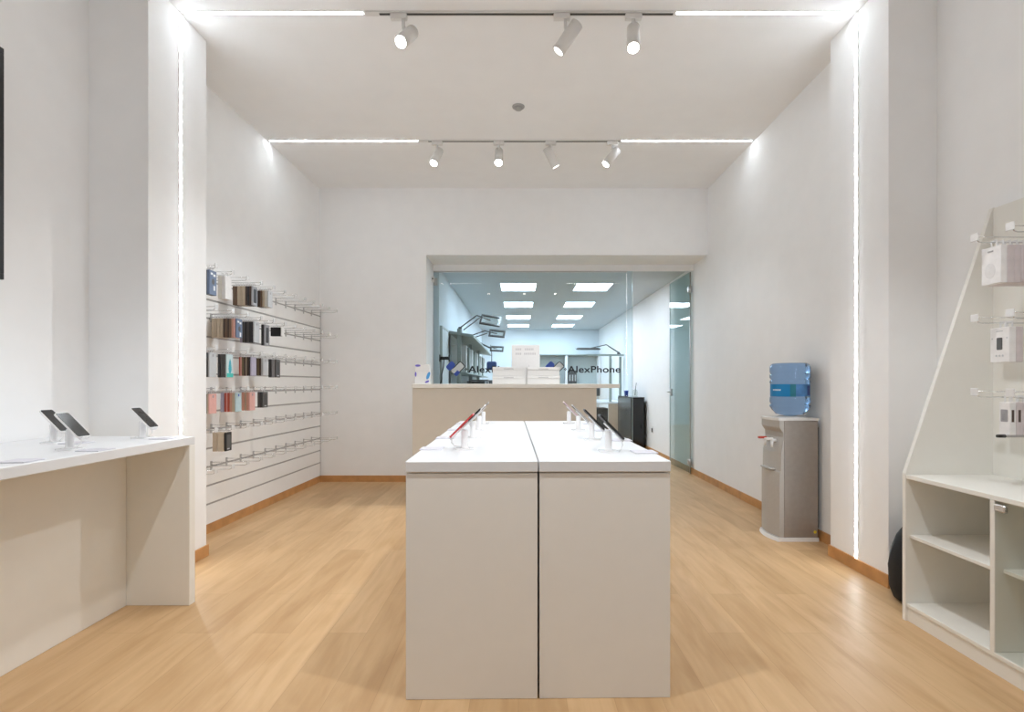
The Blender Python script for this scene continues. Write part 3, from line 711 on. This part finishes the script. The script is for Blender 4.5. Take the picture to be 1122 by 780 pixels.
for i in range(6):
    yy = 0.5 + i * 0.72
    b = thing('storage_bin', 'dark storage bin on the rear left bench, %s from the glass' % ORD[i], 'bin', (-0.67, 7.85 + yy, 0.9005), (0, 0, 0.03 * (i % 3 - 1)), 'dark bins on the rear bench')
    MB().box(-0.14, 0.14, -0.2, 0.2, 0, 0.36 + 0.03 * (i % 2), 0.006).obj('bin_body', M['black'], b)
    MB().box(-0.145, 0.145, -0.205, 0.205, 0.365 + 0.03 * (i % 2), 0.385 + 0.03 * (i % 2), 0.004).obj('bin_lid', M['darkgrey'], b)
b = thing('tool_pouch', 'navy blue pouch hanging below the overhead shelf', 'pouch', (-0.50, 9.6, 1.50))
MB().box(-0.09, 0.09, -0.08, 0.08, 0.0, 0.16, 0.03, 2).obj('pouch', mat('navy_cloth', (0.02, 0.05, 0.16), 0.7, noise=0.1), b)
MB().tube([(0, 0, 0.16), (0, 0, 0.3), (-0.02, 0, 0.47)], 0.008, 6).obj('strap', M['black'], b)
# articulated frame lamps
def arm_lamp(base_pt, elbow, cx, cy, cz, w_, l_, roll, label, mdl):
    t = thing('bench_lamp', label, 'lamp', base_pt, group='jointed bench lamps')
    B = Vector(base_pt)
    e = Vector(elbow) - B; hd = Vector((cx, cy, cz)) - B
    up = Matrix.Rotation(roll, 4, 'Y')
    MB().cyl((0, 0, -0.06), (0, 0, 0.03), 0.03, n=14).obj('clamp', M['darkgrey'], t)
    def lk(v, dz): return (v[0], v[1], v[2] + dz)
    lower = MB(); lower.tube([(0, 0, 0.02), e * 0.5 + Vector((0, 0, 0.01)), e], 0.011, 8); lower.tube([(0.05, 0, -0.02), e * 0.5 + Vector((0.05, 0, -0.03)), e + Vector((0.05, 0, -0.04))], 0.009, 8)
    lower.obj('lower_arm', M['darkgrey'], t)
    MB().tube([e, (e + hd) * 0.5, hd], 0.010, 8).obj('upper_arm', M['darkgrey'], t)
    f = MB()
    for a in ((-w_, w_, -l_, -l_ + 0.035), (-w_, w_, l_ - 0.035, l_), (-w_, -w_ + 0.035, -l_ + 0.035, l_ - 0.035), (w_ - 0.035, w_, -l_ + 0.035, l_ - 0.035)):
        f.box(a[0], a[1], a[2], a[3], -0.015, 0.015, 0.003)
    f.xf(Matrix.Translation(hd) @ up @ Matrix.Rotation(mdl, 4, 'X')); f.obj('lamp_frame', M['darkgrey'], t)
    gl = MB(); gl.box(-w_ + 0.036, w_ - 0.036, -l_ + 0.036, l_ - 0.036, -0.004, 0.004); gl.xf(Matrix.Translation(hd) @ up @ Matrix.Rotation(mdl, 4, 'X'))
    gl.obj('lamp_glass', M['smallglass'], t)
arm_lamp((-0.95, 8.35, 2.14), (-0.68, 8.35, 2.36), -0.46, 8.45, 2.29, 0.17, 0.13, 0.15, 'jointed frame lamp nearest the glass on the rear left rack', 0.75)
arm_lamp((-0.86, 9.45, 2.12), (-0.62, 9.45, 2.22), -0.40, 9.55, 2.18, 0.15, 0.12, 0.1, 'middle jointed frame lamp on the rear left rack', 0.6)
arm_lamp((-0.84, 11.3, 2.12), (-0.66, 11.3, 2.06), -0.48, 11.4, 2.02, 0.15, 0.12, 0.05, 'farthest jointed frame lamp on the rear left rack', 0.5)
# right-hand workbench with frame
t = thing('workbench', 'grey framed workbench on the right side of the rear room', 'workbench', (1.95, 11.9, 0))
MB().box(-0.45, 0.42, -0.7, 1.2, 0.80, 0.84, 0.003).obj('bench_top', M['whiteplastic'], t)
for xx, yy in ((-0.41, -0.66), (0.38, -0.66), (-0.41, 1.16), (0.38, 1.16)): MB().box(xx - 0.03, xx + 0.03, yy - 0.03, yy + 0.03, 0, 0.7995).obj('leg', M['grey'], t)
MB().box(0.03, 0.30, -0.69, -0.665, 0.05, 0.7995).obj('end_panel', M['beige'], t); MB().box(-0.36, 0.0295, -0.60, -0.1, 0.05, 0.7).obj('knee_space_shade', M['darkgrey'], t)  # dark grey block added to stand for the shade in the knee space
for xx, yy in ((0.10, -0.5), (0.38, -0.2), (0.38, 1.0)): MB().box(xx - 0.025, xx + 0.025, yy - 0.025, yy + 0.025, 0.8405, 1.86, 0.003).obj('upright', M['sage'], t)
MB().box(-0.40, 0.40, -0.53, -0.47, 1.86, 1.90, 0.003).obj('top_rail', M['sage'], t)
t = thing('bench_monitor', 'grey flat monitor back lying low on the right workbench', 'monitor', (1.60, 11.45, 0.8405))
MB().box(-0.12, 0.12, -0.06, 0.06, 0, 0.012, 0.003).obj('foot', M['grey'], t); MB().box(-0.02, 0.02, -0.015, 0.015, 0.012, 0.14).obj('neck', M['grey'], t)
MB().box(-0.22, 0.22, -0.02, 0.02, 0.13, 0.31, 0.006).obj('panel', M['darkgrey'], t)
arm_lamp((2.25, 11.5, 1.93), (1.98, 11.5, 2.12), 1.55, 11.4, 2.02, 0.26, 0.12, 0.0, 'wide jointed lamp over the right rear workbench', 0.15)
# black cabinet with blue cup
t = thing('storage_cabinet', 'glossy black floor cabinet by the right wall of rear room', 'cabinet', (2.24, 9.55, 0))
MB().box(-0.125, 0.115, 0.02, 1.3, 0.03, 0.975, 0.004).obj('body', M['blackgloss'], t)
MB().box(-0.123, 0.113, 0.0, 0.0195, 0.04, 0.97, 0.003).obj('door', M['blackgloss'], t)
MB().box(-0.1305, -0.1255, 0.03, 1.29, 0.05, 0.96, 0.001).obj('side_panel', M['darkgrey'], t)
MB().box(-0.12, 0.11, 0.03, 1.29, 0, 0.0295).obj('plinth', M['black'], t)
MB().box(-0.13, 0.12, 0.0, 1.3, 0.9755, 0.99, 0.003).obj('top', M['blackgloss'], t)
t = thing('paper_cup', 'royal blue cup standing on the black cabinet', 'cup', (2.155, 10.2, 0.9905))
MB().lathe([(0, 0), (0.032, 0), (0.042, 0.11), (0.044, 0.112), (0.044, 0.116), (0.040, 0.116), (0.031, 0.004), (0, 0.004)], n=24).obj('cup', M['blue'], t)
t = thing('desk_fan_stand', 'clear jug with dark straw beside the blue cup', 'jug', (2.26, 9.9, 0.9905))
t.name = 'water_jug'
MB().lathe([(0, 0), (0.045, 0), (0.05, 0.02), (0.05, 0.10), (0.035, 0.13), (0.035, 0.15), (0.03, 0.15), (0.045, 0.1), (0.045, 0.02), (0, 0.006)], n=24).obj('vessel', M['smallglass'], t)
MB().tube([(0, 0, 0.03), (0.01, 0, 0.15), (0.025, 0, 0.27)], 0.006, 8).obj('straw', M['darkgrey'], t)
t = thing('wall_socket', 'dark wall socket low beside the black cabinet', 'socket', (2.41, 9.15, 0.42))
MB().box(-0.014, -0.0005, -0.045, 0.045, -0.06, 0.06, 0.004).obj('plate', M['whiteplastic'], t); MB().box(-0.022, -0.014, -0.028, 0.028, -0.045, 0.03, 0.004).obj('plug', M['darkgrey'], t)
# cubby shelf on the rear wall with binders
t = thing('cubby_shelf', 'grey cubby shelf on the end wall holding binders', 'shelf', (1.35, YR - 0.002, 1.12))
MB().box(-1.05, 1.0, -0.02, 0.0, 0, 0.95).obj('back_panel', M['sagelight'], t)
for x0 in (-1.05, 0.02, 0.98): MB().box(x0, x0 + 0.07, -0.35, -0.0205, 0, 0.95, 0.002).obj('upright', M['whiteplastic'], t)
for z in (0.0, 0.95): MB().box(-1.06, 1.06, -0.36, 0.0, z - 0.03 if z == 0 else z + 0.0005, z - 0.0005 if z == 0 else z + 0.03, 0.002).obj('board', M['whiteplastic'] if z == 0 else M['sage'], t)
for c in range(2):
    for i in range(4 - c):
        x = 1.35 + (-0.42 if c == 0 else 0.16) + i * 0.08
        b = thing('ring_binder', '%s binder, %s in the %s cubby of the end-wall shelf' % ('black' if c == 0 else 'grey', ORD[i], 'slat-side' if c == 0 else 'cooler-side'), 'binder', (x, YR - 0.2, 1.121), (0, 0, 0), 'binders on the end wall shelf')
        MB().box(-0.037, 0.037, -0.13, 0.13, 0, 0.52 if c == 0 else 0.50, 0.004).obj('cover', M['black'] if c == 0 else M['darkgrey'], b)
        MB().box(-0.02, 0.02, -0.1312, -0.13, 0.2, 0.38).obj('spine_label', M['grey'], b)

# ------------------------------------------------------------------ water dispenser
t = thing('water_dispenser', 'taupe and silver floor water dispenser by the right wall', 'water dispenser', (2.10, 4.04, 0))
MB().box(0.0, 0.27, 0.0, 0.30, 0.03, 0.955, 0.004).obj('body', M['coolermetal'], t)
def bow(dep, n=10, inset=0.0, y0=0.0, y1=0.30):
    P = []
    for i in range(n + 1):
        a = i / n; yy = y0 + (y1 - y0) * a
        P.append((-dep * (0.55 + 0.45 * math.sin(PI * a)) , yy))
    return P
m = MB(); loops = []
def lp(z, dep):
    return [(x, y, z) for x, y in bow(dep)] + [(-0.0008, 0.30, z), (-0.0008, 0.0, z)]
for z, dp in ((0.035, 0.062), (0.50, 0.062), (0.545, 0.060), (0.553, 0.046), (0.70, 0.040), (0.76, 0.020), (0.82, 0.006), (0.862, 0.012), (0.89, 0.052), (0.905, 0.062), (0.955, 0.062)): loops.append(lp(z, dp))
m.loft(loops); fp = m.obj('front_panel', M['silver'], t)
m = MB(); m.loft([[(x - 0.004, y, z) for x, y in [(p[0], p[1]) for p in bow(0.07)]] + [(0.275, 0.304, z), (0.275, -0.004, z)] for z in (0.9555, 0.975)] )
m.lathe([(0.0, 0.985), (0.09, 0.985), (0.125, 0.975), (0, 0.974)], 0.13, 0.15); m.obj('top_cover', M['lid'], t)
m = MB(); m.loft([[(x - 0.012 + 0.008 * k, y, z) for x, y in bow(0.07, y0=-0.006, y1=0.306)] + [(0.272, 0.306, z), (0.272, -0.006, z)] for k, z in enumerate((0.0, 0.0295))]); m.obj('base', M['whiteplastic'], t)
for yy, mm, nm in ((0.20, M['red'], 'hot_tap'), (0.09, M['whiteplastic'], 'cold_tap')):
    m = MB(); m.cyl((-0.02, yy, 0.79), (-0.060, yy, 0.79), 0.013, n=12); m.cyl((-0.052, yy, 0.80), (-0.052, yy, 0.735), 0.012, 0.009, 12); tp = m.obj(nm, M['whiteplastic'], t)
    m = MB(); m.box(-0.11, -0.045, yy - 0.014, yy + 0.014, 0.795, 0.812, 0.004); m.obj('lever', mm, tp)
MB().box(-0.075, -0.03, 0.06, 0.24, 0.555, 0.567, 0.003).obj('drip_tray', M['silver'], t)
MB().cyl((0.245, -0.0005, 0.075), (0.245, -0.002, 0.075), 0.012, n=16).obj('round_sticker', M['yellow'], t)
m = MB(); m.box(0.2705, 0.29, 0.03, 0.27, 0.10, 0.90); m.obj('rear_grille', M['black'], t)
# bottle
bx_, by_ = 2.225, 4.19
t = thing('water_bottle', 'large blue water bottle upside down on the dispenser', 'bottle', (bx_, by_, 0.986))
Rb = 0.150
prof = [(0, 0.0), (0.045, 0.0), (0.05, 0.004), (0.105, 0.014), (0.135, 0.05), (0.150, 0.075), (Rb, 0.085), (0.140, 0.097), (Rb, 0.110), (Rb, 0.145), (0.146, 0.152), (0.146, 0.265), (Rb, 0.272), (Rb, 0.285), (0.138, 0.297), (Rb, 0.31),
        (Rb, 0.335), (0.141, 0.345), (Rb, 0.356), (Rb, 0.395), (0.142, 0.418), (0.125, 0.428), (0, 0.43)]
MB().lathe(prof, n=48).obj('bottle_body', M['bottle'], t)
def band(a0, a1, z0, z1, r, m_, nm, n=14):
    mm = MB(); A = [math.radians(a0 + (a1 - a0) * i / n) for i in range(n + 1)]
    for p, q in zip(A, A[1:]):
        def c(a, rr, z): return (rr * math.cos(a), rr * math.sin(a), z)
        mm.loft([[c(p, r, z0), c(q, r, z0), c(q, r + 0.001, z0), c(p, r + 0.001, z0)], [c(p, r, z1), c(q, r, z1), c(q, r + 0.001, z1), c(p, r + 0.001, z1)]])
    return mm.obj(nm, m_, t)
# directions: camera sees azimuths around 240 deg
lb = band(165, 243, 0.158, 0.258, 0.1465, M['bluelabel'], 'label')
band(243, 259, 0.158, 0.258, 0.1465, M['greenlabel'], 'label_band')
band(259, 322, 0.160, 0.258, 0.1465, M['bluelabel2'], 'label_panel')
band(298, 314, 0.17, 0.245, 0.1477, M['darklabel'], 'label_patch')
for k in range(5): band(188 + k * 6, 192 + k * 6, 0.206, 0.216, 0.1478, M['white'], 'label_mark', 3)

# ------------------------------------------------------------------ shelving unit on the right
XF, XB = 2.04, 2.50; Y1, Y0u = 2.715, 1.35
t = thing('shelving_unit', 'cream shelving unit with sloping side panel on the right wall', 'shelving unit', (0, 0, 0))
MB().prism([(XF, 0.0), (XB + 0.055, 0.0), (XB + 0.055, 2.175), (XB, 2.175), (XF, 0.775)], 'y', Y1 - 0.022, Y1).obj('side_panel', M['unit'], t)
MB().box(XB, XB + 0.05, Y0u, Y1 - 0.0225, 0.0, 2.17).obj('back_panel', M['unit'], t)
MB().box(XF + 0.003, XB - 0.0005, Y0u, Y1 - 0.0225, 0.748, 0.770, 0.002).obj('countertop', M['unit'], t)
MB().box(XF + 0.012, XF + 0.03, Y0u, Y1 - 0.0225, 0.0, 0.073).obj('plinth', M['unit'], t)
MB().box(XF + 0.005, XB - 0.0005, Y0u, Y1 - 0.0225, 0.074, 0.094, 0.002).obj('bottom_shelf', M['unit'], t)
for yd in (2.205, 1.70): MB().box(XF + 0.003, XB - 0.0005, yd - 0.011, yd + 0.011, 0.0945, 0.7475, 0.002).obj('divider', M['unit'], t)
MB().box(XF + 0.02, XB - 0.0005, 2.2165, Y1 - 0.0225, 0.436, 0.453, 0.002).obj('shelf', M['unit'], t)
MB().box(XF + 0.04, XB - 0.0005, 1.7115, 2.1935, 0.436, 0.453, 0.002).obj('shelf', M['unit'], t)
gd = MB().box(XF + 0.004, XF + 0.009, 1.715, 2.190, 0.10, 0.742).obj('glass_door', M['smallglass'], t)
m = MB(); m.box(XF - 0.002, XF + 0.018, 2.145, 2.1935, 0.705, 0.735, 0.004); m.cyl((XF + 0.02, 2.17, 0.70), (XF + 0.02, 2.17, 0.725), 0.012, n=12); m.obj('hinge', M['chrome'], gd)
hookr = make_hook(0.40); firstr = True
RZ = [1.885, 1.515, 1.175]; RY = [2.35, 2.18, 2.01]
for r, z in enumerate(RZ):
    for k, y in enumerate(RY):
        o = hookr if firstr else dup(hookr); firstr = False
        o.location = (XB - 0.0015, y, z); o.rotation_euler = (0, 0, PI)
        o['label'] = '%s long hook in the %s row of the cream shelving unit' % (('far', 'middle', 'near')[k], ('top', 'middle', 'bottom')[r]); o['group'] = 'long hooks on the shelving unit'
def whitebox(x0, x1, y, wd, ztop, ht, label, kind, colour, front):
    t = thing('accessory_box', label, 'box', ((x0 + x1) / 2, y, ztop), (0, 0, random.uniform(-0.01, 0.01)), 'white accessory boxes on the shelving unit')
    th = x1 - x0
    c = MB().box(-th / 2 + 0.0005, th / 2 - 0.0005, -wd / 2, wd / 2, -ht, -0.001, 0.0015).obj('carton', PM[colour], t)
    h = MB(); h.box(-0.0008, 0.0008, -0.016, -0.008, -0.002, 0.022); h.box(-0.0008, 0.0008, 0.008, 0.016, -0.002, 0.022); h.box(-0.0008, 0.0008, -0.016, 0.016, 0.022, 0.030)
    h.obj('hang_tab', M['ticket'], t)
    xf0 = -th / 2 + 0.0003
    def pr(poly, m_, nm): MB().prism(poly, 'x', xf0 - 0.0008, xf0).obj(nm, m_, c)
    if front and kind == 'plug':
        pr([(0.026 * math.cos(a * PI / 10) + 0.004, -0.11 + 0.035 * math.sin(a * PI / 10)) for a in range(20)], M['veryfaint'], 'faint_picture')
        pr([(-0.012, -0.025), (0.016, -0.025), (0.016, -0.018), (-0.012, -0.018)], M['grey'], 'print_line')
    if front and kind == 'earbud':
        pr([(y_ + 0.0, z_ - 0.075) for y_, z_ in rrect(0.028, 0.056, 0.004)], PM['dark grey'], 'dark_window')
        pr([(-0.016, -0.02), (0.016, -0.02), (0.016, -0.015), (-0.016, -0.015)], PM['light grey'], 'print_line')
        for k in (-0.016, 0.0, 0.016): pr([(k + u, -0.13 + v) for u, v in rrect(0.008, 0.01, 0.003, 2)], PM['light grey'], 'icon')
        for k in (-0.036, 0.036): pr([(k + u, -0.05 + v) for u, v in rrect(0.007, 0.007, 0.003, 2)], PM['light grey'], 'icon')
    if front and kind == 'cable':
        pr([(y_, z_ - 0.062) for y_, z_ in rrect(0.034, 0.056, 0.004)], PM['grey'], 'picture_window')
        pr([(-0.006, -0.083), (0.008, -0.083), (0.008, -0.055), (-0.006, -0.05)], PM['charcoal'], 'dark_patch')
    if kind == 'cable':
        MB().box(-th / 2 + 0.009, -th / 2 + 0.020, -wd / 2 - 0.0008, -wd / 2, -0.09, -0.035).obj('side_window', PM['dark brown'], c)
for i in range(8):
    x0 = 2.172 + i * 0.031
    whitebox(x0, x0 + 0.031, 2.35, 0.096, RZ[0] - 0.008, 0.172, 'pale boxed charger, %s from the front in the unit top row' % ORD[i], 'plug', 'white' if i == 0 else 'mauve white', i == 0)
for i in range(2):
    x0 = 2.212 + i * 0.032
    whitebox(x0, x0 + 0.032, 2.35, 0.094, RZ[1] - 0.008, 0.160, ('white box with dark window and icons, middle row of the unit', 'white box right behind the dark-windowed one, middle row')[i], 'earbud', 'white' if i == 0 else 'mauve white', i == 0)
for i in range(8):
    x0 = 2.215 + i * 0.0302
    whitebox(x0, x0 + 0.030, 2.33, 0.052, RZ[2] - 0.010, 0.148, 'narrow white box with dark side slot, %s from front, bottom row of the unit' % ORD[i], 'cable', 'white' if i == 0 else 'mauve white', i == 0)
t = thing('support_rod', 'grey rod with black tip under the narrow bottom-row boxes', 'rod', (XB - 0.0015, 2.31, 1.012), (0, 0, PI))
MB().cyl((0.0, 0, 0), (0.30, 0, 0), 0.006, n=12).obj('rod', M['groove'], t); MB().cyl((0.30, 0, 0), (0.335, 0, 0), 0.008, 0.007, n=12).obj('tip', M['black'], t)
# black bag behind the unit
t = thing('backpack', 'black rounded bag standing between right pilaster and shelving unit', 'bag', (2.325, 2.90, 0.0))
m = MB(); loops = []
for z, sx, sy in ((0.0, 0.13, 0.085), (0.02, 0.165, 0.11), (0.08, 0.185, 0.125), (0.2, 0.19, 0.13), (0.3, 0.175, 0.12), (0.38, 0.15, 0.10), (0.44, 0.11, 0.075), (0.465, 0.06, 0.04)):
    loops.append([(sx * math.copysign(abs(math.cos(a)) ** 0.7, math.cos(a)), sy * math.copysign(abs(math.sin(a)) ** 0.7, math.sin(a)), z) for a in [2 * PI * i / 24 for i in range(24)]])
m.loft(loops, smooth=True); m.obj('bag_body', M['blackcloth'], t)
m = MB(); m.box(-0.10, 0.10, -0.155, -0.11, 0.06, 0.25, 0.02, 2); m.obj('front_pocket', M['blackcloth'], t)
m = MB(); m.tube([(-0.04, 0, 0.44), (-0.03, 0, 0.50), (0.0, 0, 0.515), (0.03, 0, 0.50), (0.04, 0, 0.44)], 0.010, 8); m.obj('grab_handle', M['blackcloth'], t)

# ------------------------------------------------------------------ world, camera, view
w = bpy.data.worlds.new('daylight'); sc.world = w; w.use_nodes = True
bg = w.node_tree.nodes['Background']; bg.inputs['Color'].default_value = (0.97, 0.985, 1.0, 1); bg.inputs['Strength'].default_value = 0.45
cd = bpy.data.cameras.new('camera'); cam = bpy.data.objects.new('camera', cd); COL.objects.link(cam)
cam.location = (0, 0, 1.25); cam.rotation_euler = (PI / 2, 0, 0)
cd.sensor_fit = 'HORIZONTAL'; cd.sensor_width = 36; cd.lens = 560 / 1122 * 36
cd.shift_x = (561 - 568) / 1122; cd.shift_y = (420 - 390) / 1122
cd.clip_start = 0.02; cd.clip_end = 100
sc.camera = cam
vs = sc.view_settings; vs.view_transform = 'Standard'; vs.look = 'None'; vs.gamma = 1.0; vs.use_curve_mapping = False
vs.exposure = 0.22
sc.cycles.max_bounces = 14; sc.cycles.diffuse_bounces = 10; sc.cycles.transparent_max_bounces = 16; sc.cycles.glossy_bounces = 5
sc.cycles.caustics_reflective = False; sc.cycles.caustics_refractive = False
sc.cycles.sample_clamp_indirect = 8.0
sc.cycles.use_denoising = True
